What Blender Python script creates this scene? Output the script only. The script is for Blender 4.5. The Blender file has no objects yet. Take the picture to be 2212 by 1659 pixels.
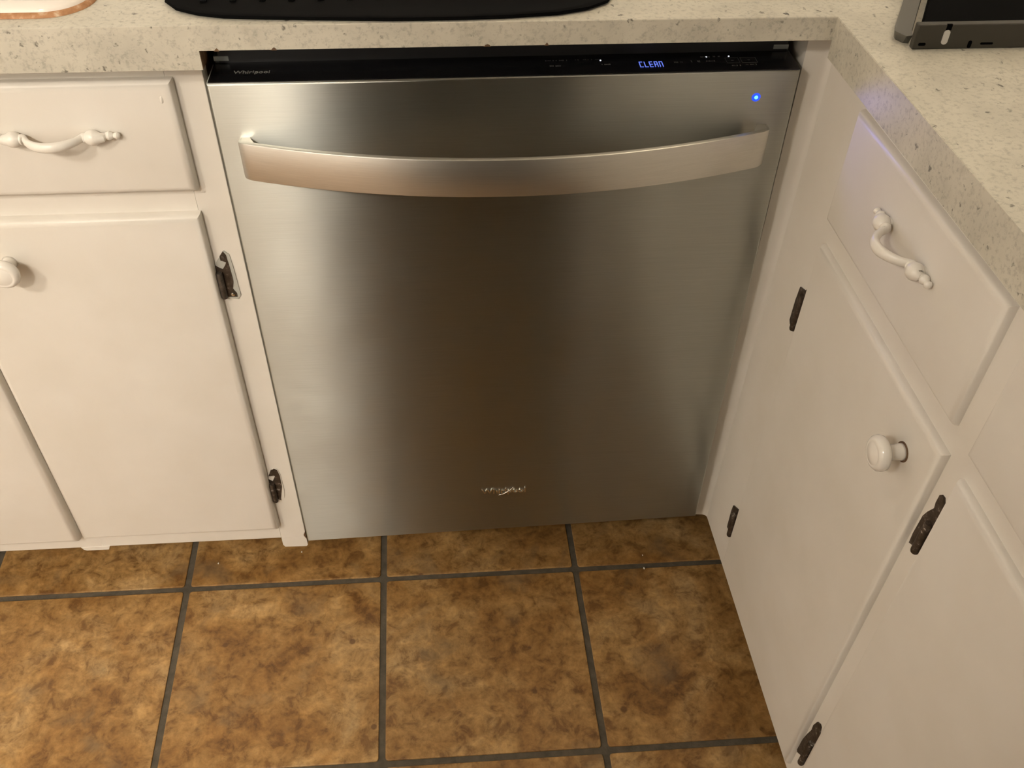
import bpy, bmesh, math, random
from mathutils import Vector, Matrix
C = bpy.context.scene.collection
random.seed(7)

# ------------------------------------------------------------------ camera
cam_data = bpy.data.cameras.new('camera')
cam = bpy.data.objects.new('camera', cam_data); C.objects.link(cam)
cr = Vector((0.9973065, -0.07201765, 0.01389958)); cu = Vector((0.03976017, 0.69007445, 0.72264541)); cf = Vector((0.06163497, 0.72014632, -0.69107917))
m = Matrix((cr, cu, -cf)).transposed().to_4x4(); m.translation = Vector((0.23294857, -0.92543534, 1.29031053))
cam.matrix_world = m
cam_data.sensor_fit = 'HORIZONTAL'; cam_data.sensor_width = 36.0; cam_data.lens = 36.0 * 2037.69 / 2212.0
cam_data.clip_start = 0.02
bpy.context.scene.camera = cam

# ------------------------------------------------------------------ world, exposure
w = bpy.data.worlds.new('world'); bpy.context.scene.world = w; w.use_nodes = True
w.node_tree.nodes['Background'].inputs[0].default_value = (1.0, 0.85, 0.66, 1)
w.node_tree.nodes['Background'].inputs[1].default_value = 0.02
vs = bpy.context.scene.view_settings
vs.view_transform = 'Standard'; vs.look = 'None'; vs.gamma = 1.0; vs.use_curve_mapping = False; vs.exposure = 0.0
LAMP_COL = (1.0, 0.90, 0.775); LAMP2_COL = (1.0, 0.82, 0.58)
LAMP_POS = (-1.25, -1.75, 2.44); LAMP_W = 172.0
FILL_LAMP_POS = (-0.62, -2.35, 2.44); FILL_LAMP_W = 235.0
LAMP2_POS = (1.0, 0.25, 2.44); LAMP2_W = 30.0

# ------------------------------------------------------------------ material helpers
def mat(name, col=(0.8, 0.8, 0.8), rough=0.5, metal=0.0, **kw):
    M = bpy.data.materials.new(name); M.use_nodes = True
    b = M.node_tree.nodes['Principled BSDF']
    b.inputs['Base Color'].default_value = (*col, 1); b.inputs['Roughness'].default_value = rough; b.inputs['Metallic'].default_value = metal
    for k, v in kw.items(): b.inputs[k].default_value = v
    return M
def nd(M, t, **props):
    n = M.node_tree.nodes.new(t)
    for k, v in props.items(): setattr(n, k, v)
    return n
def lk(M, a, b): M.node_tree.links.new(a, b)
def bsdf(M): return M.node_tree.nodes['Principled BSDF']
def coord(M, scale=(1, 1, 1), kind='Object', rand=False):
    tc = nd(M, 'ShaderNodeTexCoord'); mp = nd(M, 'ShaderNodeMapping'); mp.inputs['Scale'].default_value = scale
    lk(M, tc.outputs[kind], mp.inputs['Vector'])
    if rand:
        oi = nd(M, 'ShaderNodeObjectInfo'); mu = nd(M, 'ShaderNodeMath', operation='MULTIPLY'); mu.inputs[1].default_value = 37.0
        lk(M, oi.outputs['Random'], mu.inputs[0]); cx = nd(M, 'ShaderNodeCombineXYZ')
        lk(M, mu.outputs[0], cx.inputs[0]); lk(M, mu.outputs[0], cx.inputs[1]); lk(M, mu.outputs[0], cx.inputs[2]); lk(M, cx.outputs[0], mp.inputs['Location'])
    return mp.outputs['Vector']
def noise(M, vec, scale, detail=4, rough=0.55, dist=0.0):
    n = nd(M, 'ShaderNodeTexNoise'); n.inputs['Scale'].default_value = scale; n.inputs['Detail'].default_value = detail
    n.inputs['Roughness'].default_value = rough; n.inputs['Distortion'].default_value = dist; lk(M, vec, n.inputs['Vector']); return n.outputs['Fac']
def ramp(M, fac, stops):
    r = nd(M, 'ShaderNodeValToRGB'); el = r.color_ramp.elements
    while len(el) < len(stops): el.new(0.5)
    for e, (p, c) in zip(el, stops): e.position = p; e.color = (*c, 1) if len(c) == 3 else c
    lk(M, fac, r.inputs['Fac']); return r.outputs['Color']
def mix(M, fac, a, b, blend='MIX'):
    n = nd(M, 'ShaderNodeMix', data_type='RGBA', blend_type=blend)
    for s, v in ((n.inputs['Factor'], fac), (n.inputs['A'], a), (n.inputs['B'], b)):
        pass
    ins = [i for i in n.inputs if i.enabled] if False else n.inputs
    fa = n.inputs[0]; A = n.inputs[6]; B = n.inputs[7]
    for s, v in ((fa, fac), (A, a), (B, b)):
        if isinstance(v, (int, float)): s.default_value = v
        elif isinstance(v, tuple): s.default_value = (*v, 1)
        else: lk(M, v, s)
    return n.outputs[2]
def bump(M, h, strength, dist):
    n = nd(M, 'ShaderNodeBump'); n.inputs['Strength'].default_value = strength; n.inputs['Distance'].default_value = dist
    lk(M, h, n.inputs['Height']); lk(M, n.outputs['Normal'], bsdf(M).inputs['Normal'])

# white hand-painted wood
M_paint = mat('painted_wood', (0.70, 0.665, 0.60), 0.42)
v = coord(M_paint)
n1 = noise(M_paint, v, 9, 3); lk(M_paint, ramp(M_paint, n1, [(0.3, (0.685, 0.645, 0.575)), (0.7, (0.735, 0.70, 0.64))]), bsdf(M_paint).inputs['Base Color'])
bump(M_paint, noise(M_paint, v, 70, 4), 0.12, 0.0015)
M_knob = mat('glazed_white', (0.78, 0.745, 0.68), 0.16)
M_pull = mat('painted_pull', (0.78, 0.745, 0.68), 0.3)
# raw brown wood
M_raw = mat('raw_wood', (0.13, 0.07, 0.035), 0.75)
v = coord(M_raw, (60, 60, 4)); lk(M_raw, ramp(M_raw, noise(M_raw, v, 2), [(0.3, (0.08, 0.042, 0.02)), (0.7, (0.2, 0.12, 0.06))]), bsdf(M_raw).inputs['Base Color'])
# cabinet interior / shadowed void
M_dark = mat('dark_cavity', (0.012, 0.011, 0.01), 0.8)
# laminate counter: cream with flecks
def laminate(name):
    M = mat(name, (0.6, 0.55, 0.45), 0.45)
    v = coord(M)
    base = ramp(M, noise(M, v, 16, 4, 0.6), [(0.3, (0.475, 0.45, 0.375)), (0.55, (0.565, 0.535, 0.445)), (0.8, (0.63, 0.595, 0.50))])
    fine = ramp(M, noise(M, v, 220, 3, 0.7), [(0.30, (0.72, 0.72, 0.72)), (0.5, (1, 1, 1)), (1, (1, 1, 1))])
    c = mix(M, 1.0, base, fine, 'MULTIPLY')
    def flecks(scale, thr, soft, col, sq, c, dens):
        tc = nd(M, 'ShaderNodeTexCoord'); mp = nd(M, 'ShaderNodeMapping'); mp.inputs['Scale'].default_value = sq; mp.inputs['Rotation'].default_value = (0.5, 0.3, 0.6)
        lk(M, tc.outputs['Object'], mp.inputs['Vector'])
        nz = nd(M, 'ShaderNodeTexNoise'); nz.inputs['Scale'].default_value = 260; lk(M, tc.outputs['Object'], nz.inputs['Vector'])
        ad = nd(M, 'ShaderNodeVectorMath', operation='MULTIPLY_ADD'); ad.inputs[1].default_value = (0.008, 0.008, 0.008)
        lk(M, nz.outputs['Color'], ad.inputs[0]); lk(M, mp.outputs['Vector'], ad.inputs[2])
        vo = nd(M, 'ShaderNodeTexVoronoi'); vo.inputs['Scale'].default_value = scale; lk(M, ad.outputs[0], vo.inputs['Vector'])
        sp = nd(M, 'ShaderNodeSeparateColor'); lk(M, vo.outputs['Color'], sp.inputs[0])
        # per-cell random radius
        mr = nd(M, 'ShaderNodeMapRange'); mr.inputs['From Min'].default_value = 1 - dens; mr.inputs['From Max'].default_value = 1.0
        mr.inputs['To Min'].default_value = 0.0; mr.inputs['To Max'].default_value = thr; lk(M, sp.outputs[0], mr.inputs['Value'])
        su = nd(M, 'ShaderNodeMath', operation='SUBTRACT'); lk(M, mr.outputs[0], su.inputs[0]); lk(M, vo.outputs['Distance'], su.inputs[1])
        m2 = nd(M, 'ShaderNodeMapRange'); m2.inputs['From Min'].default_value = 0.0; m2.inputs['From Max'].default_value = soft; lk(M, su.outputs[0], m2.inputs['Value'])
        return mix(M, m2.outputs[0], c, col)
    c = flecks(90, 0.30, 0.14, (0.13, 0.118, 0.095), (1, 0.9, 1), c, 0.27)
    c = flecks(160, 0.32, 0.2, (0.20, 0.185, 0.15), (1, 0.6, 0.8), c, 0.38)
    c = flecks(50, 0.17, 0.06, (0.075, 0.068, 0.055), (1, 0.7, 1.3), c, 0.25)
    c = flecks(60, 0.36, 0.5, (0.38, 0.35, 0.28), (1.4, 0.5, 0.8), c, 0.45)
    lk(M, c, bsdf(M).inputs['Base Color']); return M
M_lam = laminate('speckled_laminate')
# stainless steel, horizontal grain
def steel(name, col, r, an, smudge=True):
    M = mat(name, col, r, 1.0); b = bsdf(M); b.inputs['Anisotropic'].default_value = an
    cz = nd(M, 'ShaderNodeCombineXYZ'); cz.inputs[2].default_value = 1.0; lk(M, cz.outputs[0], b.inputs['Tangent'])
    v = coord(M, (3, 30, 420)); g = noise(M, v, 4, 3, 0.6)
    c = ramp(M, g, [(0.25, tuple(x * 0.93 for x in col)), (0.75, tuple(min(1, x * 1.07) for x in col))])
    if smudge:
        v2 = coord(M); s = noise(M, v2, 14, 3, 0.6)
        rr = nd(M, 'ShaderNodeMapRange'); rr.inputs['From Min'].default_value = 0.35; rr.inputs['From Max'].default_value = 0.75
        rr.inputs['To Min'].default_value = r * 0.96; rr.inputs['To Max'].default_value = r * 1.08; lk(M, s, rr.inputs['Value']); lk(M, rr.outputs[0], b.inputs['Roughness'])
    lk(M, c, b.inputs['Base Color']); return M
M_steel = steel('brushed_steel', (0.420, 0.428, 0.395), 0.34, 1.0)
M_handle = steel('satin_steel', (0.63, 0.615, 0.57), 0.38, 0.6, False)
M_capm = mat('satin_cap_metal', (0.72, 0.70, 0.65), 0.35, 1.0)
M_badge = mat('chrome_badge', (0.7, 0.68, 0.62), 0.12, 1.0)
M_black = mat('black_gloss', (0.006, 0.006, 0.007), 0.22)
M_blackm = mat('black_plastic', (0.010, 0.010, 0.011), 0.5)
M_grey = mat('grey_plastic', (0.06, 0.064, 0.062), 0.4)
M_print = mat('grey_print', (0.15, 0.147, 0.135), 0.5)
M_print2 = mat('dim_print', (0.07, 0.068, 0.062), 0.5)
M_tub = mat('tub_bracket', (0.28, 0.30, 0.29), 0.35, 0.3)
def emis(name, col, s):
    M = mat(name, (0, 0, 0), 0.5); b = bsdf(M); b.inputs['Emission Color'].default_value = (*col, 1); b.inputs['Emission Strength'].default_value = s; return M
M_led = emis('blue_led', (0.10, 0.55, 1.0), 3.2)
M_ledring = emis('blue_led_lens', (0.02, 0.08, 1.0), 1.3)
M_disp = emis('blue_digits', (0.16, 0.24, 1.0), 1.15)
M_wled = emis('white_led', (0.85, 0.88, 1.0), 1.6)
# floor tile
M_tile = mat('ceramic_tile', (0.3, 0.16, 0.06), 0.42)
v = coord(M_tile, (1, 1, 1), 'Object', True)
a = noise(M_tile, v, 8.5, 6, 0.62, 0.7); bb = noise(M_tile, v, 40, 7, 0.7, 0.5); cc = noise(M_tile, v, 120, 4, 0.6)
c = ramp(M_tile, a, [(0.25, (0.155, 0.072, 0.018)), (0.42, (0.25, 0.130, 0.038)), (0.55, (0.33, 0.190, 0.066)), (0.68, (0.40, 0.255, 0.110)), (0.8, (0.46, 0.33, 0.17))])
c = mix(M_tile, 0.85, c, ramp(M_tile, bb, [(0.38, (0.50, 0.42, 0.34)), (0.46, (0.86, 0.84, 0.80)), (0.54, (1.06, 1.05, 1.03)), (0.65, (1.40, 1.42, 1.45))]), 'MULTIPLY')
c = mix(M_tile, 0.7, c, ramp(M_tile, cc, [(0.32, (0.66, 0.62, 0.58)), (0.5, (1.0, 1.0, 1.0)), (0.72, (1.2, 1.2, 1.2))]), 'MULTIPLY')
gg = noise(M_tile, v, 11, 5, 0.6, 0.4)
c = mix(M_tile, ramp(M_tile, gg, [(0.56, (0, 0, 0)), (0.70, (0.55, 0.55, 0.55))]), c, (0.17, 0.115, 0.06))
vo = nd(M_tile, 'ShaderNodeTexVoronoi'); vo.inputs['Scale'].default_value = 26; lk(M_tile, v, vo.inputs['Vector'])
spc = nd(M_tile, 'ShaderNodeSeparateColor'); lk(M_tile, vo.outputs['Color'], spc.inputs[0])
mr = nd(M_tile, 'ShaderNodeMapRange'); mr.inputs['From Min'].default_value = 0.78; mr.inputs['To Max'].default_value = 0.17; lk(M_tile, spc.outputs[0], mr.inputs['Value'])
su = nd(M_tile, 'ShaderNodeMath', operation='SUBTRACT'); lk(M_tile, mr.outputs[0], su.inputs[0]); lk(M_tile, vo.outputs['Distance'], su.inputs[1])
m2 = nd(M_tile, 'ShaderNodeMapRange'); m2.inputs['From Max'].default_value = 0.05; lk(M_tile, su.outputs[0], m2.inputs['Value'])
mm = nd(M_tile, 'ShaderNodeMath', operation='MULTIPLY'); mm.inputs[1].default_value = 0.8; lk(M_tile, m2.outputs[0], mm.inputs[0])
c = mix(M_tile, mm.outputs[0], c, (0.10, 0.045, 0.016))
lk(M_tile, c, bsdf(M_tile).inputs['Base Color'])
bump(M_tile, bb, 0.25, 0.002)
M_grout = mat('grey_grout', (0.105, 0.085, 0.058), 0.9)
v = coord(M_grout); lk(M_grout, ramp(M_grout, noise(M_grout, v, 60, 5), [(0.3, (0.060, 0.049, 0.033)), (0.7, (0.105, 0.087, 0.060))]), bsdf(M_grout).inputs['Base Color'])
bump(M_grout, noise(M_grout, v, 300, 3), 0.5, 0.001)
# hinges
M_hinge = mat('worn_hinge_metal', (0.05, 0.04, 0.03), 0.5, 0.3)
v = coord(M_hinge); lk(M_hinge, ramp(M_hinge, noise(M_hinge, v, 130, 5, 0.7), [(0.36, (0.028, 0.018, 0.010)), (0.52, (0.055, 0.038, 0.026)), (0.60, (0.10, 0.08, 0.062)), (0.655, (0.46, 0.43, 0.38))]), bsdf(M_hinge).inputs['Base Color'])
bump(M_hinge, noise(M_hinge, v, 220, 4), 0.6, 0.001)
M_hingeg = mat('hinge_leaf_paint', (0.42, 0.42, 0.38), 0.35)
M_hbar = mat('hinge_barrel_metal', (0.10, 0.085, 0.07), 0.42, 0.5)
v = coord(M_hbar); lk(M_hbar, ramp(M_hbar, noise(M_hbar, v, 160, 4, 0.7), [(0.35, (0.05, 0.038, 0.028)), (0.6, (0.10, 0.085, 0.07)), (0.8, (0.2, 0.18, 0.15))]), bsdf(M_hbar).inputs['Base Color'])
M_screw = mat('screw_metal', (0.6, 0.58, 0.53), 0.25, 1.0)
M_enamel = mat('white_enamel', (0.80, 0.74, 0.67), 0.12)
M_caulk = mat('rusty_caulk', (0.36, 0.17, 0.07), 0.7)
v = coord(M_caulk); lk(M_caulk, ramp(M_caulk, noise(M_caulk, v, 90, 4), [(0.3, (0.27, 0.12, 0.045)), (0.55, (0.42, 0.215, 0.10)), (0.72, (0.62, 0.50, 0.36))]), bsdf(M_caulk).inputs['Base Color'])
M_rubber = mat('black_rubber', (0.0022, 0.0022, 0.0022), 0.8, **{'Specular IOR Level': 0.04})
M_wall = mat('wall_paint', (0.85, 0.84, 0.82), 0.8); v = coord(M_wall); bump(M_wall, noise(M_wall, v, 120, 3), 0.15, 0.001)
M_ceil = mat('ceiling_paint', (0.72, 0.70, 0.64), 0.85); v = coord(M_ceil); bump(M_ceil, noise(M_ceil, v, 60, 4), 0.3, 0.003)
M_crumb = mat('crumb_white', (0.85, 0.82, 0.72), 0.6)
M_applb = mat('appliance_black', (0.0015, 0.0015, 0.0015), 0.7, **{'Specular IOR Level': 0.02})
M_appl = mat('appliance_bronze', (0.030, 0.026, 0.018), 0.5)
M_applg = mat('appliance_grey', (0.085, 0.08, 0.065), 0.45)
M_slotw = mat('white_peg', (0.48, 0.46, 0.42), 0.5)
M_blocker = mat('dark_blocker', (0.012, 0.011, 0.010), 0.5)

# ------------------------------------------------------------------ geometry helpers
def link(name, bm, material, parent=None, mw=None, smooth=False, kind=None):
    me = bpy.data.meshes.new(name)
    bmesh.ops.recalc_face_normals(bm, faces=bm.faces)
    bm.to_mesh(me); bm.free(); me.materials.append(material)
    o = bpy.data.objects.new(name, me); C.objects.link(o)
    if parent is not None: o.parent = parent
    if mw is not None and parent is None: o.matrix_world = mw
    if smooth:
        for p in me.polygons: p.use_smooth = True
        if smooth == 'auto': me.set_sharp_from_angle(angle=math.radians(40))
    if kind: o['kind'] = kind
    return o
def empty(name, label=None, cat=None, mw=None, group=None):
    o = bpy.data.objects.new(name, None); C.objects.link(o); o.empty_display_size = 0.05
    if mw is not None: o.matrix_world = mw
    if label: o['label'] = label
    if cat: o['category'] = cat
    if group: o['group'] = group
    return o
def tag(o, label, cat, group=None):
    o['label'] = label; o['category'] = cat
    if group: o['group'] = group
    return o
def box(bm, x0, x1, y0, y1, z0, z1):
    vs_ = [bm.verts.new((x, y, z)) for z in (z0, z1) for y in (y0, y1) for x in (x0, x1)]
    f = [(0, 2, 3, 1), (4, 5, 7, 6), (0, 1, 5, 4), (2, 6, 7, 3), (0, 4, 6, 2), (1, 3, 7, 5)]
    return vs_, [bm.faces.new([vs_[i] for i in q]) for q in f]
def B(*boxes, bev=0.0, seg=2):
    bm = bmesh.new()
    for b in boxes: box(bm, *b)
    if bev: bmesh.ops.bevel(bm, geom=list(bm.edges), offset=bev, segments=seg, profile=0.5, affect='EDGES')
    return bm
def slab_front(x0, x1, z0, z1, t, r, back=0.0, seg=5, side=0.0015):
    """door / drawer front, front face at y=-t, rounded over along its front rim"""
    bm = bmesh.new(); box(bm, x0, x1, -t, back, z0, z1)
    front = [e for e in bm.edges if all(abs(v.co.y + t) < 1e-7 for v in e.verts)]
    bmesh.ops.bevel(bm, geom=front, offset=r, segments=seg, profile=0.5, affect='EDGES', clamp_overlap=True)
    return bm
def prism(bm, poly, y0, y1, plane='xz'):
    """polygon in x,z extruded between y0 (front) and y1"""
    if plane == 'xz': mk = lambda p, d: (p[0], d, p[1])
    else: mk = lambda p, d: (p[0], p[1], d)
    a = [bm.verts.new(mk(p, y0)) for p in poly]; b = [bm.verts.new(mk(p, y1)) for p in poly]
    bm.faces.new(a); bm.faces.new(b[::-1]); n = len(poly)
    for i in range(n): bm.faces.new((a[i], b[i], b[(i + 1) % n], a[(i + 1) % n]))
def lathe(bm, prof, origin, axis='-y', seg=28):
    """prof: list of (radius, distance) along axis starting at origin"""
    rings = []
    for r, d in prof:
        ring = []
        for k in range(seg):
            a_ = 2 * math.pi * k / seg; u, w_ = r * math.cos(a_), r * math.sin(a_)
            if axis == '-y': p = (origin[0] + u, origin[1] - d, origin[2] + w_)
            elif axis == 'z': p = (origin[0] + u, origin[1] + w_, origin[2] + d)
            else: p = (origin[0] + d, origin[1] + u, origin[2] + w_)
            ring.append(bm.verts.new(p))
        rings.append(ring)
    for i in range(len(rings) - 1):
        for k in range(seg):
            bm.faces.new((rings[i][k], rings[i][(k + 1) % seg], rings[i + 1][(k + 1) % seg], rings[i + 1][k]))
    bm.faces.new(rings[0]); bm.faces.new(rings[-1][::-1])
def tube(bm, pts, radii, seg=12, flat=1.0):
    """sweep along pts lying in an x,y plane (z up); radii list; flat scales the thickness in-plane"""
    rings = []
    for i, p in enumerate(pts):
        p = Vector(p); t = (Vector(pts[min(i + 1, len(pts) - 1)]) - Vector(pts[max(i - 1, 0)])).normalized()
        n = Vector((0, 0, 1)); s = t.cross(n).normalized(); n = s.cross(t)
        fl = flat[i] if isinstance(flat, list) else flat
        rings.append([bm.verts.new(p + s * math.cos(2 * math.pi * k / seg) * radii[i] * fl + n * math.sin(2 * math.pi * k / seg) * radii[i]) for k in range(seg)])
    for i in range(len(rings) - 1):
        for k in range(seg):
            bm.faces.new((rings[i][k], rings[i][(k + 1) % seg], rings[i + 1][(k + 1) % seg], rings[i + 1][k]))
    bm.faces.new(rings[0]); bm.faces.new(rings[-1][::-1])
def rrect(x0, x1, y0, y1, r, seg=8):
    out = []
    for cx, cy, a0 in ((x1 - r, y0 + r, -90), (x1 - r, y1 - r, 0), (x0 + r, y1 - r, 90), (x0 + r, y0 + r, 180)):
        for k in range(seg + 1):
            a_ = math.radians(a0 + 90 * k / seg); out.append((cx + r * math.cos(a_), cy + r * math.sin(a_)))
    return out
def text_bm(body, size, depth=0.0, bold=0.0, shear=0.0):
    cu_ = bpy.data.curves.new('lettering', 'FONT'); cu_.body = body; cu_.size = size; cu_.extrude = depth; cu_.offset = bold; cu_.shear = shear
    cu_.align_x = 'CENTER'; cu_.resolution_u = 3
    o = bpy.data.objects.new('lettering', cu_); C.objects.link(o)
    dg = bpy.context.evaluated_depsgraph_get(); me = bpy.data.meshes.new_from_object(o.evaluated_get(dg))
    bm = bmesh.new(); bm.from_mesh(me); bpy.data.objects.remove(o); bpy.data.curves.remove(cu_); bpy.data.meshes.remove(me)
    return bm

# right-hand run frame: local x along the run, y into the cabinet, z up
eu = Vector((0.02965528, -0.99955787, 0.00215073)); ev = Vector((0.01581219, 0.00262052, 0.99987155)); en = Vector((-0.99943511, -0.02961746, 0.01588291))
RM = Matrix((eu, -en, ev)).transposed().to_4x4(); RM.translation = Vector((0.62571797, 0, 0))
def RP(u, dd, v_): return RM @ Vector((u, -dd, v_))

# ------------------------------------------------------------------ room shell
XL, XR, YF, YB, ZC = -2.3, 1.32, -2.75, 0.62, 2.45
floor = link('floor', B((XL, XR, YF, YB, -0.05, -0.0022)), M_grout, kind='structure')
tile_mesh = None
S, SY, G = 0.3135, 0.3075, 0.0095
for j in range(-2, 9):
    for i in range(-7, 6):
        # lower-left grout crossings measured at x=-0.2065,y=-0.0255
        y1 = -0.0255 - SY * (j) ; y0 = y1 - SY
        xm = -0.2065 + S * i + 0.018 * (-(y0 + y1) / 2 - 0.0255)
        xa, xb, ya, yb = xm + G / 2, xm + S - G / 2, y0 + G / 2, y1 - G / 2
        if xb > XR + 0.15 or xa < XL - 0.2 or yb > YB + 0.2: continue
        if tile_mesh is None:
            bm = bmesh.new(); hx, hy = (S - G) / 2, (SY - G) / 2
            prism(bm, rrect(-hx, hx, -hy, hy, 0.004, 2), 0.0, -0.006, 'xy')
            for v_ in bm.verts: v_.co.x -= 0.018 * v_.co.y
            top = [e for e in bm.edges if all(abs(v_.co.z) < 1e-7 for v_ in e.verts)]
            bmesh.ops.bevel(bm, geom=top, offset=0.0012, segments=2, profile=0.5, affect='EDGES')
            t0 = link('tile', bm, M_tile, floor); tile_mesh = t0.data; o = t0
        else:
            o = bpy.data.objects.new('tile', tile_mesh); C.objects.link(o); o.parent = floor
        o.location = ((xa + xb) / 2, (ya + yb) / 2, random.uniform(-0.0003, 0.0003))
        o.rotation_euler = (random.uniform(-1, 1) * 0.0008, random.uniform(-1, 1) * 0.0008, random.uniform(-1, 1) * 0.0015)
link('wall_back', B((XL, XR, YB, YB + 0.1, -0.05, ZC)), M_wall, kind='structure')
link('wall_right', B((XR, XR + 0.1, YF, YB + 0.1, -0.05, ZC)), M_wall, kind='structure')
link('wall_left', B((XL - 0.1, XL, YF, YB + 0.1, -0.05, ZC)), M_wall, kind='structure')
link('wall_front', B((XL - 0.1, XR + 0.1, YF - 0.1, YF, -0.05, ZC)), M_wall, kind='structure')
link('ceiling', B((XL - 0.1, XR + 0.1, YF - 0.1, YB + 0.1, ZC, ZC + 0.1)), M_ceil, kind='structure')

# ceiling lamps
def lamp(pos, watt, label, rad=0.14, col=LAMP_COL):
    t = empty('ceiling_lamp', label, 'lamp', Matrix.Translation(pos))
    bm = bmesh.new(); lathe(bm, [(rad * 1.12, 0.0), (rad * 1.12, -0.025), (rad * 1.0, -0.035)], (0, 0, 0), 'z'); link('base', bm, M_badge, t, smooth='auto')
    Mx = emis('lamp_glass', col, watt)
    bm = bmesh.new(); lathe(bm, [(rad * 0.98, -0.036), (rad * 0.95, -0.06), (rad * 0.75, -0.085), (rad * 0.4, -0.1), (0.004, -0.105)], (0, 0, 0), 'z'); link('diffuser', bm, Mx, t, smooth=True)
lamp(LAMP_POS, LAMP_W, 'round glass ceiling lamp lighting the kitchen from the left')
lamp(FILL_LAMP_POS, FILL_LAMP_W, 'added round glass fill lamp on the ceiling, brightening the left cabinets')  # added fill light for the left fronts, kept off the right run
lamp(LAMP2_POS, LAMP2_W, 'round glass ceiling lamp above the right counter', 0.11, LAMP2_COL)

# added unseen fridge-shaped blocker: darkens the steel reflection, shades the right floor
fr = empty('fridge_blocker', 'added tall dark fridge-shaped blocker behind the camera, darkening the dishwasher reflection', 'fridge_blocker', Matrix.Translation((0.195, -1.55, 0)))
link('body', B((-0.405, 0.405, -0.42, 0.36, 0.03, 1.76), bev=0.01), M_blocker, fr)
for x0, x1 in ((-0.405, -0.004), (0.004, 0.405)):
    d_ = link('door', B((x0, x1, 0.365, 0.43, 0.08, 1.76), bev=0.012, seg=3), M_blocker, fr)
    hx = -0.04 if x0 < -0.1 else 0.04
    link('handle', B((hx - 0.012, hx + 0.012, 0.46, 0.485, 0.6, 1.4), (hx - 0.01, hx + 0.01, 0.43, 0.47, 0.62, 0.65), (hx - 0.01, hx + 0.01, 0.43, 0.47, 1.35, 1.38)), M_blackm, d_)
for sx in (-0.36, 0.36):
    for sy in (-0.36, 0.3): link('foot', B((sx - 0.03, sx + 0.03, sy - 0.03, sy + 0.03, 0.0, 0.03)), M_blackm, fr)

# ------------------------------------------------------------------ hardware builders
def make_pull(parent, cx, cz, front, half, bulb):
    """turned colonial pull: finial, beads, bulb, bowed grip, mirrored"""
    k = half / 0.0665; b_ = bulb
    pr = [(-half, 0.0012), (-half + 0.0012, 0.0030), (-half + 0.003, 0.0038), (-half + 0.0052, 0.0030), (-half + 0.0065, 0.0026), (-half + 0.0078, 0.0036), (-half + 0.0105, 0.0049), (-half + 0.0135, 0.0040),
          (-half + 0.0152, 0.0032), (-half + 0.017, 0.0050), (-b_ - 0.0065, 0.0060), (-b_ - 0.003, 0.0080), (-b_ + 0.001, 0.0083), (-b_ + 0.005, 0.0066), (-b_ + 0.0065, 0.0052), (-b_ + 0.0082, 0.0056), (-b_ + 0.010, 0.0048)]
    pts, rad, fl = [], [], []
    for x, r in pr: pts.append((cx + x, -front - 0.0045 - (0.0035 if x > -half + 0.016 else 0.0) , cz)); rad.append(r); fl.append(1.0)
    n = 16; x0 = -b_ + 0.0115; x1 = -x0
    for i in range(n + 1):
        t = i / n; x = x0 + (x1 - x0) * t; s = math.sin(math.pi * t)
        pts.append((cx + x, -front - 0.009 - 0.0185 * s ** 0.7, cz - 0.0 * s)); rad.append(0.0042 + 0.0014 * s); fl.append(0.75)
    for x, r in reversed(pr): pts.append((cx - x, -front - 0.0045 - (0.0035 if x > -half + 0.016 else 0.0), cz)); rad.append(r); fl.append(1.0)
    bm = bmesh.new(); tube(bm, pts, rad, 14, fl)
    for s in (-1, 1): lathe(bm, [(0.0048, -0.001), (0.0045, 0.008)], (cx + s * b_, -front, cz), '-y', 12)
    link('pull_handle', bm, M_pull, parent, smooth='auto')
def make_knob(parent, x, z, front, r=0.0172, ring=False):
    bm = bmesh.new()
    lathe(bm, [(0.0085, -0.001), (0.0080, 0.004), (0.0072, 0.009), (0.0078, 0.013), (r * 0.72, 0.0165), (r * 0.95, 0.019), (r, 0.022), (r * 0.97, 0.0255), (r * 0.84, 0.0282), (r * 0.70, 0.0292), (r * 0.66, 0.0288), (r * 0.60, 0.0292), (r * 0.3, 0.0308), (0.0005, 0.0312)], (x, -front, z), '-y', 32)
    k = link('knob', bm, M_knob, parent, smooth=True)
    if ring:
        bm = bmesh.new(); lathe(bm, [(0.0098, -0.0005), (0.0098, 0.0009), (0.0086, 0.0010)], (x, -front, z), '-y', 28); link('worn_ring', bm, M_raw, parent)
    return k
def plate(parent, name, poly, y0, y1, material):
    bm = bmesh.new(); prism(bm, poly, y0, y1); return link(name, bm, material, parent)
def screw(parent, x, z, y, material):
    bm = bmesh.new(); lathe(bm, [(0.0026, 0), (0.0024, 0.0008), (0.0012, 0.0013)], (x, y, z), '-y', 14); link('screw', bm, material, parent, smooth='auto')

# ------------------------------------------------------------------ left base cabinet (sink side)
L = empty('base_cabinet', 'cream painted base cabinet left of the dishwasher, under the sink', 'cabinet')
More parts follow.
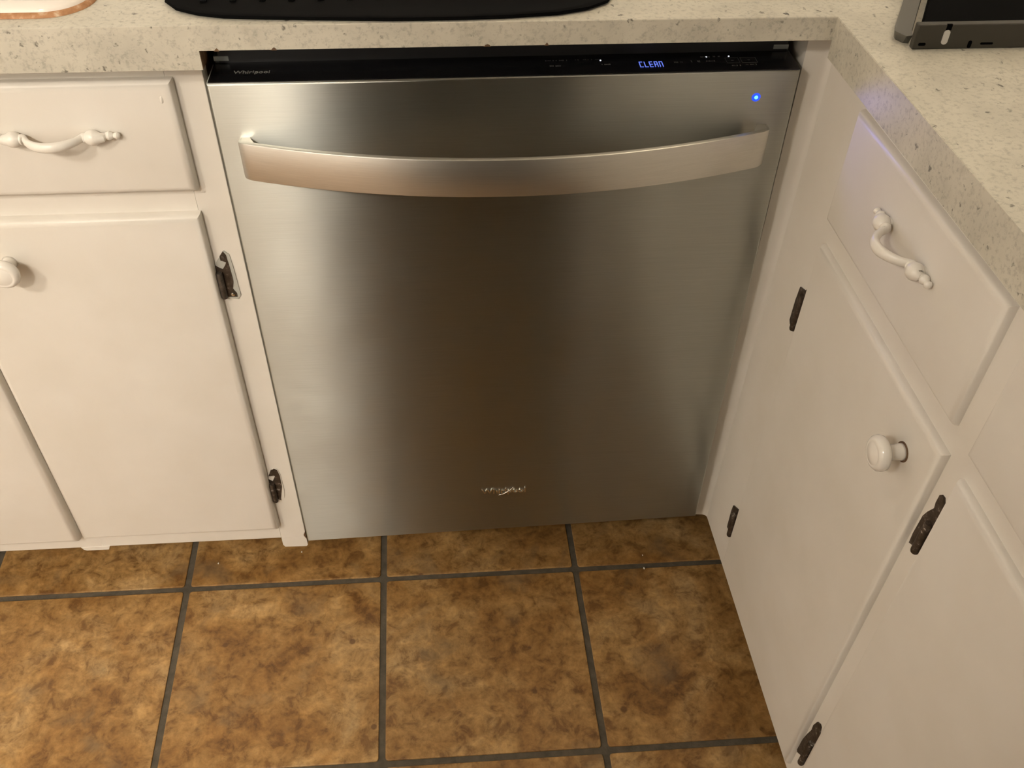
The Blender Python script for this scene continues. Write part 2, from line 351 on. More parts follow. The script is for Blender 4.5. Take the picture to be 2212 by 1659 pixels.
# face frame, y 0..0.02
link('stile', B((-0.046, -0.0078, 0, 0.02, 0.084, 0.888), bev=0.0008), M_paint, L)
bm = bmesh.new(); prism(bm, [(-0.0462, 0.0875), (-0.0462, 0.070), (-0.0435, 0.0650), (-0.0105, 0.0640), (-0.0080, 0.0665), (-0.0080, 0.0875)], -0.0002, 0.0198); link('stile_foot', bm, M_paint, L)
bm = bmesh.new(); prism(bm, [(-0.3525, 0.0885), (-0.350, 0.083), (-0.346, 0.0805), (-0.3125, 0.0805), (-0.3095, 0.0885)], -0.0004, 0.0196); link('stile_foot', bm, M_paint, L)
link('stile', B((-0.352, -0.320, 0.0003, 0.02, 0.088, 0.72)), M_paint, L)
link('bottom_rail', B((-1.25, -0.046, 0.0005, 0.0195, 0.0875, 0.15), bev=0.0008), M_paint, L)
link('middle_rail', B((-1.25, -0.046, 0.0, 0.0195, 0.66, 0.76)), M_paint, L)
link('top_rail', B((-1.25, -0.046, 0.0, 0.0195, 0.83, 0.888)), M_paint, L)
link('side_panel', B((-0.022, -0.0085, 0.0195, 0.58, 0.088, 0.887)), M_raw, L)
link('cabinet_floor', B((-1.25, -0.022, 0.02, 0.58, 0.09, 0.105)), M_raw, L)
link('stile', B((-1.25, -1.2, 0.0003, 0.02, 0.088, 0.72)), M_paint, L)
link('toe_kick', B((-1.25, -0.012, 0.085, 0.1, 0.0, 0.0885)), M_raw, L)
TD = 0.0142
d2 = link('drawer', slab_front(-0.97, -0.0382, 0.7235, 0.8518, TD, 0.0085), M_paint, L, smooth='auto')
make_pull(d2, -0.1665, 0.7975, TD, 0.0665, 0.0392)
d1 = link('door', slab_front(-0.337, -0.0432, 0.1235, 0.6925, TD, 0.0085), M_paint, L, smooth='auto')
make_knob(d1, -0.2662, 0.6395, TD, 0.0178)
d3 = link('door', slab_front(-0.66, -0.3428, 0.1175, 0.6925, TD, 0.0085), M_paint, L, smooth='auto')
make_knob(d3, -0.41, 0.6395, TD, 0.0178)
# little paint blister on the drawer front
bm = bmesh.new(); bmesh.ops.create_uvsphere(bm, u_segments=12, v_segments=8, radius=0.0022)
for v_ in bm.verts: v_.co = Vector((v_.co.x * 0.8 - 0.0505, v_.co.y * 0.45 - TD + 0.0002, v_.co.z * 1.9 + 0.8335))
link('paint_blister', bm, M_paint, d2, smooth=True)
# hinges
h = plate(L, 'hinge', [(-0.0286, 0.637), (-0.0233, 0.6315), (-0.0221, 0.612), (-0.0208, 0.5715), (-0.0248, 0.5652), (-0.0328, 0.567), (-0.0428, 0.5682), (-0.0430, 0.5978), (-0.0425, 0.6182), (-0.035, 0.6286)], -0.0012, 0.001, M_hingeg)
plate(h, 'worn_patch', [(-0.0298, 0.6364), (-0.0271, 0.631), (-0.0268, 0.6223), (-0.0261, 0.6121), (-0.0256, 0.5936), (-0.0283, 0.5818), (-0.0247, 0.5745), (-0.0251, 0.5692), (-0.0337, 0.5696), (-0.0425, 0.5693), (-0.0428, 0.5978), (-0.0424, 0.6168), (-0.0393, 0.614), (-0.0347, 0.6111), (-0.031, 0.6164), (-0.029, 0.621), (-0.0349, 0.6239), (-0.0349, 0.6295)], -0.0018, 0.0, M_hinge)
bm = bmesh.new(); lathe(bm, [(0.0034, 0.0), (0.0040, 0.002), (0.0040, 0.036), (0.0034, 0.038)], (-0.0395, -0.0040, 0.5700), 'z', 16); link('barrel', bm, M_hbar, h, smooth='auto')
screw(h, -0.0295, 0.5735, -0.0018, M_screw); screw(h, -0.0312, 0.6285, -0.0018, M_hinge)
h = plate(L, 'hinge', [(-0.0318, 0.2539), (-0.0271, 0.2505), (-0.025, 0.2381), (-0.0245, 0.2013), (-0.0268, 0.1864), (-0.0334, 0.1793), (-0.0428, 0.1792), (-0.0430, 0.2241), (-0.0423, 0.2424)], -0.0012, 0.001, M_paint)
plate(h, 'worn_patch', [(-0.032, 0.2529), (-0.0279, 0.2496), (-0.0258, 0.2371), (-0.0261, 0.2131), (-0.0317, 0.1857), (-0.0317, 0.1814), (-0.038, 0.1851), (-0.0425, 0.1778), (-0.0430, 0.1814), (-0.0430, 0.2213), (-0.0428, 0.2301), (-0.0377, 0.2255), (-0.0326, 0.2366), (-0.0418, 0.2372), (-0.0374, 0.2482)], -0.0018, 0.0, M_hinge)
bm = bmesh.new(); lathe(bm, [(0.0034, 0.0), (0.0040, 0.002), (0.0040, 0.038), (0.0034, 0.040)], (-0.0395, -0.0040, 0.1820), 'z', 16); link('barrel', bm, M_hinge, h, smooth='auto')
# bare-wood nick in the stile edge
plate(L, 'paint_nick', [(-0.0078, 0.101), (-0.0108, 0.0945), (-0.0112, 0.092), (-0.0078, 0.083)], -0.0006, 0.004, M_raw)

# ------------------------------------------------------------------ right base cabinet (local frame of the run)
R_ = empty('base_cabinet', 'cream painted base cabinet on the right, running forward from the corner', 'cabinet', RM)
Z0 = 0.1010
link('stile', B((0.0, 0.132, 0.0, 0.02, Z0, 0.8850)), M_paint, R_)
link('stile', B((0.398, 0.470, 0.0, 0.02, Z0, 0.8850)), M_paint, R_)
link('stile', B((0.82, 0.88, 0.0, 0.02, Z0, 0.8850)), M_paint, R_)
link('stile', B((1.2, 1.26, 0.0, 0.02, Z0, 0.8850)), M_paint, R_)
for u0, u1 in ((0.132, 0.398), (0.470, 0.82), (0.88, 1.2)):
    link('bottom_rail', B((u0, u1, 0.0, 0.0195, Z0, 0.15)), M_paint, R_)
    link('middle_rail', B((u0, u1, 0.0, 0.0195, 0.67, 0.765)), M_paint, R_)
    link('top_rail', B((u0, u1, 0.0, 0.0195, 0.835, 0.8850)), M_paint, R_)
link('side_panel', B((1.245, 1.26, 0.02, 0.58, Z0, 0.884)), M_paint, R_)
link('cabinet_floor', B((0.0, 1.245, 0.02, 0.58, Z0, Z0 + 0.014)), M_raw, R_)
link('toe_kick', B((0.09, 1.26, 0.075, 0.09, 0.0, Z0)), M_raw, R_)
TR = 0.0088
dr1 = link('drawer', slab_front(0.1095, 0.4145, 0.7290, 0.8555, TR, 0.0072), M_paint, R_, smooth='auto')
make_pull(dr1, 0.2665, 0.8055, TR, 0.0595, 0.0368)
dr2 = link('drawer', slab_front(0.4440, 0.846, 0.7265, 0.8555, TR, 0.0072), M_paint, R_, smooth='auto')
make_pull(dr2, 0.645, 0.8055, TR, 0.0595, 0.0368)
dr3 = link('drawer', slab_front(0.87, 1.22, 0.7265, 0.8555, TR, 0.0072), M_paint, R_, smooth='auto')
make_pull(dr3, 1.045, 0.8055, TR, 0.0595, 0.0368)
do1 = link('door', slab_front(0.1135, 0.4222, 0.1200, 0.7010, TR, 0.0072), M_paint, R_, smooth='auto')
make_knob(do1, 0.3765, 0.6560, TR, 0.0172, True)
do2 = link('door', slab_front(0.4475, 0.846, 0.1200, 0.7005, TR, 0.0072), M_paint, R_, smooth='auto')
make_knob(do2, 0.80, 0.6560, TR, 0.0172)
do3 = link('door', slab_front(0.87, 1.22, 0.1200, 0.7005, TR, 0.0072), M_paint, R_, smooth='auto')
make_knob(do3, 1.17, 0.6560, TR, 0.0172)
def rhinge(poly, bx, z0, z1):
    h = plate(R_, 'hinge', poly, -0.0016, 0.001, M_hinge)
    bm = bmesh.new(); lathe(bm, [(0.0036, 0.0), (0.0042, 0.002), (0.0042, z1 - z0 - 0.002), (0.0036, z1 - z0)], (bx, -0.0038, z0), 'z', 16); link('barrel', bm, M_hinge, h, smooth='auto')
rhinge([(0.4335, 0.6625), (0.4356, 0.6651), (0.4397, 0.6658), (0.4432, 0.6613), (0.4468, 0.6514), (0.4470, 0.6100), (0.4466, 0.5950), (0.4396, 0.5943), (0.4273, 0.5869), (0.4263, 0.5988), (0.4271, 0.6261), (0.43, 0.6356), (0.435, 0.6464), (0.4335, 0.652)], 0.4412, 0.592, 0.633)
rhinge([(0.4306, 0.2473), (0.4357, 0.2523), (0.4394, 0.2517), (0.4425, 0.2417), (0.4468, 0.2256), (0.4466, 0.1791), (0.4242, 0.1567), (0.4222, 0.1594), (0.4226, 0.1874), (0.4252, 0.207), (0.4284, 0.2229), (0.4273, 0.2333)], 0.4405, 0.162, 0.214)
rhinge([(0.1098, 0.6375), (0.1021, 0.6275), (0.0886, 0.6227), (0.0866, 0.6016), (0.0868, 0.5721), (0.0905, 0.5685), (0.106, 0.5690), (0.1115, 0.6100)], 0.1048, 0.572, 0.622)
rhinge([(0.1078, 0.2373), (0.0858, 0.2225), (0.0842, 0.2091), (0.0857, 0.1725), (0.1082, 0.1769), (0.1105, 0.2233)], 0.1040, 0.176, 0.226)
# corner filler stile facing the room, beside the dishwasher (rounded inner corner)
bm = bmesh.new()
pl = [(0.6085, 0.06), (0.6085, -0.0035)]
pl += [(0.6085, -0.0035), (0.6175, -0.0045)]
for k in range(7):
    a_ = math.radians(90 * k / 6); pl.append((0.6175 + 0.0095 * math.sin(a_), -0.0045 - 0.0095 * (1 - math.cos(a_))))
pl += [(0.640, -0.016), (0.640, 0.06)]
pl = [p for i, p in enumerate(pl) if i == 0 or p != pl[i - 1]]
def zsh(p, z): return (p[0] + (0.0158 * z if p[0] > 0.612 else 0.004 * (z - 0.1)), p[1], z)
a1 = [bm.verts.new(zsh(p, 0.1010 if p[0] < 0.62 else 0.1010)) for p in pl]; b1 = [bm.verts.new(zsh(p, 0.8870)) for p in pl]
bm.faces.new(a1); bm.faces.new(b1[::-1])
for i in range(len(pl)): bm.faces.new((a1[i], b1[i], b1[(i + 1) % len(pl)], a1[(i + 1) % len(pl)]))
fl_ = link('corner_filler', bm, M_paint, None, smooth='auto'); fl_.parent = R_; fl_.matrix_parent_inverse = RM.inverted()

# ------------------------------------------------------------------ countertop, L-shaped
ZT = 0.9146; ZS = 0.8905
ct = empty('countertop', 'cream speckled laminate countertop turning the corner over both cabinets', 'countertop')
P = lambda u, dd: (lambda q: (q.x, q.y))(RP(u, dd, ZT))
inner = (0.6247, -0.0299)
outer = [(-1.27, -0.0272), (0.0, -0.0291), inner, P(0.4, 0.0165), P(1.28, 0.0165), (1.30, P(1.28, 0.0165)[1]), (1.30, 0.60), (-1.27, 0.60)]
hole = rrect(-0.93, -0.135, 0.035, 0.50, 0.05, 6)
bm = bmesh.new()
vo_ = [bm.verts.new((x, y, ZT)) for x, y in outer]; vi_ = [bm.verts.new((x, y, ZT)) for x, y in hole]
ed = [bm.edges.new((l[i], l[(i + 1) % len(l)])) for l in (vo_, vi_) for i in range(len(l))]
bmesh.ops.triangle_fill(bm, edges=ed, use_beauty=True)
res = bmesh.ops.extrude_face_region(bm, geom=list(bm.faces))
for g in res['geom']:
    if isinstance(g, bmesh.types.BMVert): g.co.z = ZS
fe = [e for e in bm.edges if all(abs(v_.co.z - ZT) < 1e-6 for v_ in e.verts) and all((abs(v_.co.x - o_[0]) < 1e-5 and abs(v_.co.y - o_[1]) < 1e-5) or True for v_ in e.verts for o_ in [outer[0]]) and len(e.link_faces) == 2 and any(abs(f.normal.z) < 0.5 or f.calc_center_median().z < ZT - 1e-4 for f in e.link_faces) and max(v_.co.y for v_ in e.verts) < 0.0]
bmesh.ops.bevel(bm, geom=fe, offset=0.0016, segments=2, profile=0.5, affect='EDGES')
link('slab', bm, M_lam, ct)
bm = bmesh.new()   # hanging front edges
xe = 0.0012
def hexa(bm, b4, t4):
    a_ = [bm.verts.new(p) for p in b4]; c_ = [bm.verts.new(p) for p in t4]
    bm.faces.new(a_); bm.faces.new(c_[::-1])
    for i in range(4): bm.faces.new((a_[i], c_[i], c_[(i + 1) % 4], a_[(i + 1) % 4]))
hexa(bm, [(-1.27, -0.0272, 0.8712), (xe, -0.0291, 0.8712), (xe, -0.004, 0.8712), (-1.27, -0.004, 0.8712)], [(-1.27, -0.0272, ZS), (xe, -0.0291, ZS), (xe, -0.004, ZS), (-1.27, -0.004, ZS)])
link('front_edge', bm, M_lam, ct)
bm = bmesh.new()
q = lambda u, dd, z: (lambda a_: (a_[0], a_[1], z))(P(u, dd))
i0 = (inner[0], inner[1])
hexa(bm, [(i0[0], i0[1], 0.8722), q(1.28, 0.0165, 0.8715), q(1.28, -0.006, 0.8715), (i0[0] + 0.021, i0[1] + 0.006, 0.8722)], [(i0[0], i0[1], ZS), q(1.28, 0.0165, ZS), q(1.28, -0.006, ZS), (i0[0] + 0.021, i0[1] + 0.006, ZS)])
link('front_edge', bm, M_lam, ct)
# chips along the cut edge above the dishwasher
random.seed(3)
for x in (0.018, 0.0725, 0.279, 0.3375, 0.595):
    wd = random.uniform(0.002, 0.0045)
    plate(ct, 'edge_chip', [(x - wd, ZS - 0.0005), (x - wd * 0.5, ZS + 0.0012), (x + wd * 0.1, ZS + random.uniform(0.0018, 0.003)), (x + wd * 0.6, ZS + 0.0012), (x + wd, ZS - 0.0005)], -0.0298, -0.027, M_raw)
# raw end of the hanging edge and build-up strip under the counter
link('end_grain', B((xe - 0.0003, xe + 0.0006, -0.0285, -0.0045, 0.8718, ZS - 0.0002)), M_raw, ct)
link('build_up', B((0.004, 0.640, 0.0, 0.02, 0.8875, ZS)), M_raw, ct)

# ------------------------------------------------------------------ dishwasher
D = empty('dishwasher', 'stainless steel dishwasher with bowed bar handle and blue status light', 'dishwasher')
YD = -0.0252
def bez(x, z): return 0
bm = bmesh.new()
c_ = [(-0.0004, YD, 0.1087), (0.6042, YD + 0.0035, 0.1190), (0.6042, 0.02, 0.1190), (-0.0004, 0.02, 0.1087), (-0.0004, YD + 0.0003, 0.8541), (0.6035, YD + 0.0035, 0.8562), (0.6035, 0.02, 0.8562), (-0.0004, 0.02, 0.8541)]
vv = [bm.verts.new(p) for p in c_]
for f in ((0, 1, 2, 3), (7, 6, 5, 4), (0, 4, 5, 1), (1, 5, 6, 2), (2, 6, 7, 3), (3, 7, 4, 0)): bm.faces.new([vv[i] for i in f])
bm.normal_update()
fe = [e for e in bm.edges if all(v_.co.y < -0.01 for v_ in e.verts)]
bmesh.ops.bevel(bm, geom=fe, offset=0.0026, segments=4, profile=0.5, affect='EDGES')
door = link('door', bm, M_steel, D, smooth='auto')
# tub behind, kick
link('tub', B((0.006, 0.600, 0.021, 0.56, 0.105, 0.868)), M_blackm, D)
link('kick_plate', B((0.004, 0.602, 0.078, 0.09, 0.004, 0.108)), M_blackm, D)
for x in (0.03, 0.57): link('levelling_leg', B((x, x + 0.02, 0.1, 0.12, 0.0, 0.106)), M_tub, D)
# control panel: flat glossy strip on the top edge of the door
def ztop(x): return 0.8541 + 0.0021 * x / 0.6035
bm = bmesh.new()
prof = [(-0.0222, 0.0), (-0.0222, 0.0010), (0.0215, 0.0012), (0.0215, 0.0)]
ra, rb = [[bm.verts.new((x, y, ztop(x) + z)) for y, z in prof] for x in (0.0010, 0.6025)]
for i in range(4): bm.faces.new((ra[i], ra[(i + 1) % 4], rb[(i + 1) % 4], rb[i]))
bm.faces.new(ra); bm.faces.new(rb[::-1])
pan = link('control_panel', bm, M_black, D)
link('gasket_ledge', B((0.002, 0.602, 0.0215, 0.030, 0.852, 0.8605), bev=0.001), M_grey, D)
link('latch_strip', B((0.016, 0.125, 0.0212, 0.0285, 0.856, 0.8618), bev=0.0012), M_grey, D)
link('bracket', B((0.001, 0.0165, 0.0205, 0.0305, 0.857, 0.8624), bev=0.0008), M_tub, D)
link('bracket', B((0.585, 0.6015, 0.0205, 0.0305, 0.859, 0.8640), bev=0.0008), M_tub, D)
def on_panel(bm, name, x, y, material, parent=pan, lift=0.0013, kind=None):
    for v_ in bm.verts: v_.co = Vector((v_.co.x + x, v_.co.y + y, ztop(x) + lift + v_.co.z))
    return link(name, bm, material, parent, kind=kind)
def wordmark(size):
    return text_bm('Whirlpool', size, 0.00012, 0.00012)
bm = wordmark(0.0088); xs = [v_.co.x for v_ in bm.verts]; sc = 0.0365 / (max(xs) - min(xs))
for v_ in bm.verts: v_.co.x *= sc
on_panel(bm, 'wordmark', 0.0420, -0.0050, M_print)
def swoosh(w_, h_, th):
    bm = bmesh.new(); n = 14; A = []; Bq = []
    for i in range(n + 1):
        t = i / n; x = (t - 0.5) * w_; y = -h_ * 0.5 + h_ * (t ** 1.8); k = th * math.sin(math.pi * min(1, t + 0.08)) + 0.00008
        A.append(bm.verts.new((x, y + k, 0.0001))); Bq.append(bm.verts.new((x, y - k, 0.0001)))
    for i in range(n): bm.faces.new((A[i], A[i + 1], Bq[i + 1], Bq[i]))
    bmesh.ops.solidify(bm, geom=list(bm.faces), thickness=0.0002); return bm
on_panel(swoosh(0.013, 0.0042, 0.00045), 'swoosh', 0.0405, -0.0058, M_print, lift=0.0015)
# blue word on the display (slanted segment letters)
SEG = {'C': 'afed', 'L': 'fed', 'E': 'afged', 'A': 'abcefg', 'N': 'efabc'}
def seg_letter(bm, ch, ox, w_, h_, t):
    R2 = {'a': (0, h_ - t, w_, h_), 'd': (0, 0, w_, t), 'g': (0, h_ / 2 - t / 2, w_, h_ / 2 + t / 2), 'f': (0, h_ / 2, t, h_), 'e': (0, 0, t, h_ / 2), 'b': (w_ - t, h_ / 2, w_, h_), 'c': (w_ - t, 0, w_, h_ / 2)}
    for s in SEG[ch]:
        x0, y0, x1, y1 = R2[s]; box(bm, ox + x0 + 0.0001, ox + x1 - 0.0001, y0 + 0.0001, y1 - 0.0001, 0, 0.0003)
bm = bmesh.new()
for i, ch in enumerate('CLEAN'): seg_letter(bm, ch, i * 0.0052 - 0.0130, 0.0038, 0.0120, 0.0009)
on_panel(bm, 'display_text', 0.4505, -0.0110, M_disp)
# faint printed legends (illegible in the photo: small ticks), button frames
def ticks(x0, x1, y, hgt, mt, n):
    bm = bmesh.new(); random.seed(int(x0 * 1e4)); k = (x1 - x0) / n
    for i in range(n):
        h_ = hgt * random.uniform(0.45, 1.0)
        if random.random() < 0.85: box(bm, i * k, i * k + k * 0.62, -h_ / 2, h_ / 2, 0, 0.00012)
    xm = (x0 + x1) / 2
    for v_ in bm.verts: v_.co.x -= (x1 - x0) / 2
    on_panel(bm, 'printed_legend', xm, y, mt, kind='stuff')
for x0, x1, y in ((0.3410, 0.3535, 0.0085), (0.3555, 0.3640, 0.0085), (0.3680, 0.3765, 0.0090), (0.3805, 0.3905, 0.0092), (0.3935, 0.4005, 0.0094)): ticks(x0, x1, y, 0.0026, M_print2, 8)
ticks(0.3445, 0.3565, -0.0040, 0.0026, M_print, 8); ticks(0.3985, 0.4080, -0.0030, 0.0026, M_print, 7)
ticks(0.4745, 0.4840, -0.0015, 0.0030, M_print2, 6); ticks(0.4925, 0.5025, -0.0005, 0.0046, M_print2, 6); ticks(0.5085, 0.5200, -0.0005, 0.0030, M_print2, 7)
ticks(0.5030, 0.5150, 0.0095, 0.0028, M_print2, 7); ticks(0.5180, 0.5260, 0.0100, 0.0028, M_print2, 6)
ticks(0.5330, 0.5430, -0.0120, 0.0032, M_print2, 6); ticks(0.5480, 0.5600, -0.0105, 0.0032, M_print2, 8)
for x0, x1 in ((0.5295, 0.5435), (0.5455, 0.5620)):
    bm = bmesh.new(); w_ = (x1 - x0) / 2; hh = 0.0062; t = 0.0003
    for b_ in ((-w_, w_, -hh, -hh + t * 2), (-w_, w_, hh - t, hh), (-w_, -w_ + t, -hh, hh), (w_ - t, w_, -hh, hh)): box(bm, b_[0], b_[1], b_[2], b_[3], 0, 0.00012)
    box(bm, -0.0012, 0.0012, -0.0006, 0.0006, 0, 0.00012)
    on_panel(bm, 'button_frame', (x0 + x1) / 2, 0.0, M_print2)
for x, y in ((0.3985, 0.0066), (0.5108, 0.0092), (0.5348, 0.0098)):
    bm = bmesh.new(); lathe(bm, [(0.00085, 0.0), (0.0008, 0.0003)], (0, 0, 0), 'z', 12); on_panel(bm, 'indicator_light', x, y, M_wled)
# blue status light on the door
def ydoor(x, z): return YD + 0.0035 * x / 0.604 + 0.0003 * (z - 0.1) / 0.75
lx, lz = 0.5619, 0.8265
bm = bmesh.new(); lathe(bm, [(0.0048, -0.0005), (0.0048, 0.0003), (0.0040, 0.0006)], (lx, ydoor(lx, lz), lz), '-y', 20); led = link('status_light', bm, M_ledring, D, smooth='auto')
bm = bmesh.new(); lathe(bm, [(0.0020, 0.0), (0.0019, 0.0011), (0.001, 0.0016)], (lx, ydoor(lx, lz), lz), '-y', 16); link('bulb', bm, M_led, led, smooth=True)
ld = bpy.data.lights.new('status_light_glow', 'SPOT'); ld.color = (0.10, 0.14, 1.0); ld.energy = 0.2; ld.shadow_soft_size = 0.0010; ld.spot_size = math.radians(75); ld.spot_blend = 1.0
lo = bpy.data.objects.new('status_light_glow', ld); C.objects.link(lo); lo.location = (lx, ydoor(lx, lz) - 0.0028, lz); lo.rotation_euler = (math.radians(-90), 0, math.radians(14)); lo.parent = D
# bowed bar handle
HZ, HH = 0.7740, 0.0435
def hy(x):
    t = (x - 0.3005) / 0.2795; return -0.0365 - 0.0475 * (1 - abs(t) ** 2.0)
xs = [0.3005 + 0.2795 * k / 40 for k in range(-40, 41)]
path = [(0.0215, -0.0245), (0.0210, -0.030), (0.0212, -0.0335), (0.0222, -0.0358)] + [(x, hy(x)) for x in xs[1:-1]] + [(0.5792, -0.0345), (0.5802, -0.0322), (0.5804, -0.0285), (0.5800, -0.0215)]
T = 0.0050; rings = []
bm = bmesh.new()
for i, (x, y) in enumerate(path):
    a_ = Vector((*path[max(i - 1, 0)], 0)); b_ = Vector((*path[min(i + 1, len(path) - 1)], 0)); t = (b_ - a_).normalized(); nrm = Vector((-t.y, t.x, 0))  # points into door side
    zt_ = HZ + HH / 2 + 0.0012 * 0; zb_ = HZ - HH / 2; e_ = 0.0014
    th = T if 3 < i < len(path) - 4 else 0.0030
    prof = [(0, zb_ + e_), (e_ * 0.3, zb_ + e_ * 0.3), (e_, zb_), (th, zb_), (th, zt_), (e_, zt_), (e_ * 0.3, zt_ - e_ * 0.3), (0, zt_ - e_)]
    # shorten ends so corners look rounded
    cut = 0.0030 * max(0, 1 - min(i, len(path) - 1 - i) / 4.0)
    rings.append([bm.verts.new((x + nrm.x * d_, y + nrm.y * d_, z_ + (cut if z_ < HZ else -cut * 0.2))) for d_, z_ in prof])
for i in range(len(rings) - 1):
    n = len(rings[i])
    for k in range(n): bm.faces.new((rings[i][k], rings[i][(k + 1) % n], rings[i + 1][(k + 1) % n], rings[i + 1][k]))
bm.faces.new(rings[0]); bm.faces.new(rings[-1][::-1])
hnd = link('handle', bm, M_handle, D, smooth='auto')
for pl_ in ([(0.0224, -0.0245), (0.0224, -0.034), (0.030, -0.0375), (0.040, -0.0405), (0.032, -0.0245)], [(0.5793, -0.0215), (0.5793, -0.031), (0.571, -0.0355), (0.561, -0.0385), (0.569, -0.0215)]):
    bm = bmesh.new(); prism(bm, pl_, HZ - HH / 2 + 0.001, HZ + HH / 2 - 0.0006, 'xy'); link('end_cap', bm, M_capm, hnd)
# chrome wordmark badge low on the door
bm = text_bm('Whirlpool', 0.014, 0.0011, 0.00015); xs_ = [v_.co.x for v_ in bm.verts]; sc = 0.0655 / (max(xs_) - min(xs_))
for v_ in bm.verts:
    x = v_.co.x * sc + 0.3012; z = v_.co.y * 1.0 + 0.2020; v_.co = Vector((x, ydoor(x, z) - 0.0005 - v_.co.z, z))
bd = link('wordmark', bm, M_badge, D)
bm = bmesh.new(); pts = []; rad = []
for i in range(19):
    t = i / 18; x = 0.2925 + 0.0225 * t; z = 0.1985 + 0.0165 * (t ** 1.9)
    pts.append((x, ydoor(x, z) - 0.0018, z)); rad.append(0.0004 + 0.0009 * math.sin(math.pi * t))
rings = [[bm.verts.new((p[0], p[1] + math.cos(2 * math.pi * k / 8) * r * 0.8, p[2] + math.sin(2 * math.pi * k / 8) * r)) for k in range(8)] for p, r in zip(pts, rad)]
for i in range(18):
    for k in range(8): bm.faces.new((rings[i][k], rings[i][(k + 1) % 8], rings[i + 1][(k + 1) % 8], rings[i + 1][k]))
bm.faces.new(rings[0]); bm.faces.new(rings[-1][::-1])
link('swoosh', bm, M_badge, bd, smooth=True)

# ------------------------------------------------------------------ sink, mat, appliance
SK = empty('sink', 'white enamel sink with rusty brown caulk set in the countertop', 'sink')
def loft(bm, loops, close_first=False, close_last=True):
    rings = [[bm.verts.new(p) for p in l] for l in loops]
    n = len(rings[0])
    for i in range(len(rings) - 1):
        for k in range(n): bm.faces.new((rings[i][k], rings[i][(k + 1) % n], rings[i + 1][(k + 1) % n], rings[i + 1][k]))
    if close_last: bm.faces.new(rings[-1][::-1])
    if close_first: bm.faces.new(rings[0])
def rl(off, r, z): return [(x, y, z) for x, y in rrect(-0.97 + off, -0.1085 - off, -0.0015 + off, 0.54 - off, max(r - off, 0.005), 8)]
bm = bmesh.new()
loft(bm, [rl(0.0, 0.040, ZT), rl(0.0005, 0.040, ZT + 0.006), rl(0.004, 0.040, ZT + 0.0095), rl(0.012, 0.040, ZT + 0.0105), rl(0.026, 0.046, ZT + 0.008), rl(0.032, 0.05, ZT + 0.002), rl(0.036, 0.055, ZT - 0.02), rl(0.042, 0.06, ZT - 0.14), rl(0.075, 0.08, ZT - 0.165)])
link('basin', bm, M_enamel, SK, smooth=True)
bm = bmesh.new()
loft(bm, [rl(-0.0050, 0.040, ZT + 0.0002), rl(-0.0042, 0.040, ZT + 0.0020), rl(-0.001, 0.040, ZT + 0.0042), rl(0.001, 0.040, ZT + 0.0040)], close_last=False)
link('caulk', bm, M_caulk, SK, smooth=True)
# drying mat
pts_o = [(-0.0345, 0.12), (-0.0365, 0.045), (-0.0350, 0.0240), (-0.0200, 0.0030), (0.0000, -0.0085), (0.0250, -0.0160), (0.0600, -0.0195), (0.1100, -0.0235), (0.1900, -0.0282), (0.2500, -0.0285), (0.3000, -0.0260), (0.3500, -0.0200), (0.3800, -0.0095), (0.4010, 0.0060), (0.4120, 0.0300), (0.4120, 0.12), (0.408, 0.36), (0.385, 0.385), (-0.005, 0.385), (-0.030, 0.36)]
cx_, cy_ = 0.19, 0.18
def sc_(k, z): return [((x - cx_) * k + cx_, (y - cy_) * k + cy_, z) for x, y in pts_o]
bm = bmesh.new(); loft(bm, [sc_(0.985, ZT + 0.0002), sc_(1.0, ZT + 0.0022), sc_(0.997, ZT + 0.0046), sc_(0.975, ZT + 0.0050), sc_(0.955, ZT + 0.0030)], close_first=True)
bmv = link('drying_mat', bm, M_rubber, None, smooth='auto'); tag(bmv, 'black rubber drying mat on the counter above the dishwasher', 'mat')
bm = bmesh.new()
for k in range(14):
    x = 0.0 + k * 0.0285; box(bm, x, x + 0.006, 0.02, 0.35, ZT + 0.0028, ZT + 0.0044)
link('ribs', bm, M_rubber, bmv, kind='stuff')

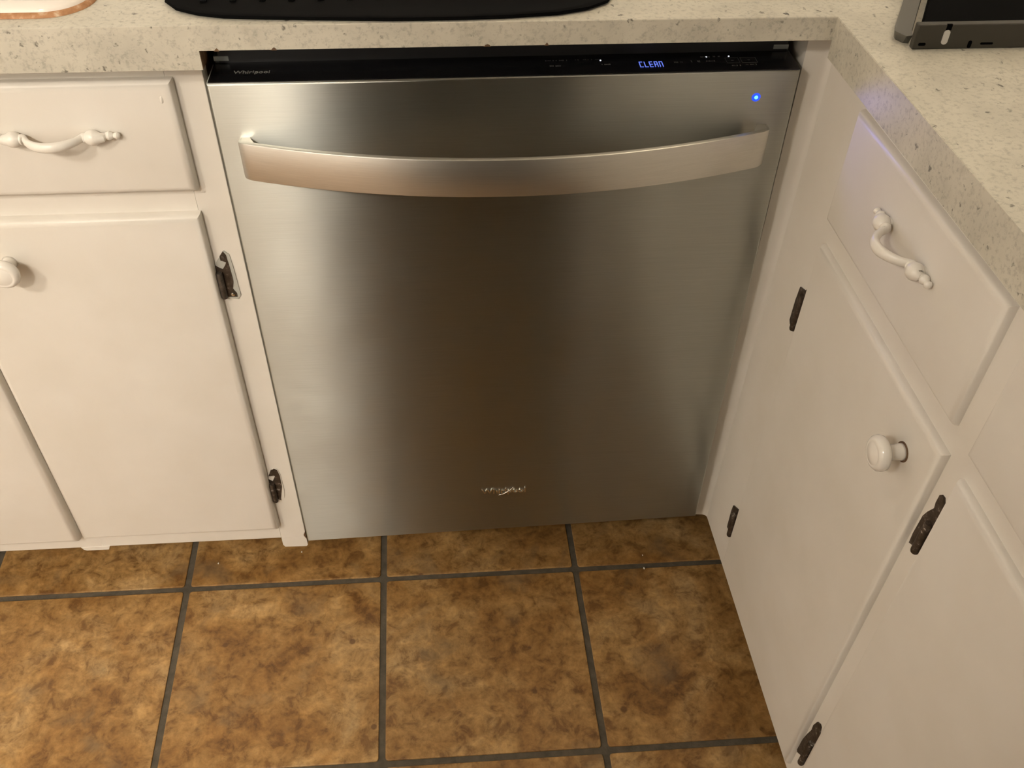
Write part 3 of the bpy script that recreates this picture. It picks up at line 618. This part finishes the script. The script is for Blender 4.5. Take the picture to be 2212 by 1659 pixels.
AP = empty('countertop_appliance', 'black low countertop appliance with bronze front lip and grey side rail, on the right counter', 'appliance', Matrix.Translation((0.669, -0.108, ZT)))
link('base_lip', B((0.0, 0.42, 0.0, 0.008, 0.0, 0.0235), bev=0.0012), M_appl, AP)
bm = bmesh.new(); prism(bm, [(0.006, 0.0075), (0.415, 0.0075), (0.415, 0.36), (0.187, 0.36)], 0.0, 0.0205, 'xy'); bmesh.ops.bevel(bm, geom=list(bm.edges), offset=0.0015, segments=2, affect='EDGES'); link('body', bm, M_applb, AP)
bm = bmesh.new()
lo_ = [(-0.0030, 0.0150), (-0.0072, 0.0235), (-0.0060, 0.0300), (0.1650, 0.3600), (0.1810, 0.3600), (0.0060, 0.0205), (0.0020, 0.0140)]
hi_ = [(-0.0035, 0.0105), (-0.0100, 0.0225), (-0.0070, 0.0310), (0.1620, 0.3600), (0.1790, 0.3600), (0.0070, 0.0240), (0.0030, 0.0120)]
A_ = [bm.verts.new((x, y, 0.0)) for x, y in lo_]; B_ = [bm.verts.new((x, y, 0.0085)) for x, y in hi_]
bm.faces.new(A_); bm.faces.new(B_[::-1])
for i in range(7): bm.faces.new((A_[i], B_[i], B_[(i + 1) % 7], A_[(i + 1) % 7]))
link('side_rail', bm, M_applg, AP)
bm = bmesh.new(); prism(bm, rrect(0.0255, 0.0312, 0.0050, 0.0185, 0.0027, 4), -0.0010, 0.002); link('white_peg', bm, M_slotw, AP)
link('slot', B((0.0265, 0.0315, -0.0003, 0.002, 0.0182, 0.0235)), M_applb, AP)
for x0, x1, z0, z1 in ((0.0045, 0.0115, 0.0040, 0.0066), (0.0520, 0.0555, 0.0010, 0.0080), (0.0640, 0.0760, 0.0040, 0.0060)):
    bm = bmesh.new(); prism(bm, rrect(x0, x1, z0, z1, min(x1 - x0, z1 - z0) * 0.45, 4), -0.0004, 0.002); link('vent', bm, M_applb, AP)

# ------------------------------------------------------------------ crumbs on the floor
me0 = None
for x, y, lab, r in ((0.5334, -0.0319, 'white crumb on the tile joint before the dishwasher, brighter of two', 0.0016), (0.5355, -0.006, 'faint white crumb on the tile just behind the brighter one', 0.0010), (-0.0299, 0.0357, 'white crumb on the floor below the left cabinet foot', 0.0012), (-0.1639, 0.0208, 'white crumb on the tile below the left cabinet door', 0.0012)):
    bm = bmesh.new(); bmesh.ops.create_icosphere(bm, subdivisions=1, radius=r)
    for v_ in bm.verts: v_.co = Vector((v_.co.x, v_.co.y * 1.7, v_.co.z * 0.7 + r * 0.6)) * random.uniform(0.85, 1.1)
    o = link('crumb', bm, M_crumb); o.location = (x, y, 0.0003); tag(o, lab, 'crumb')
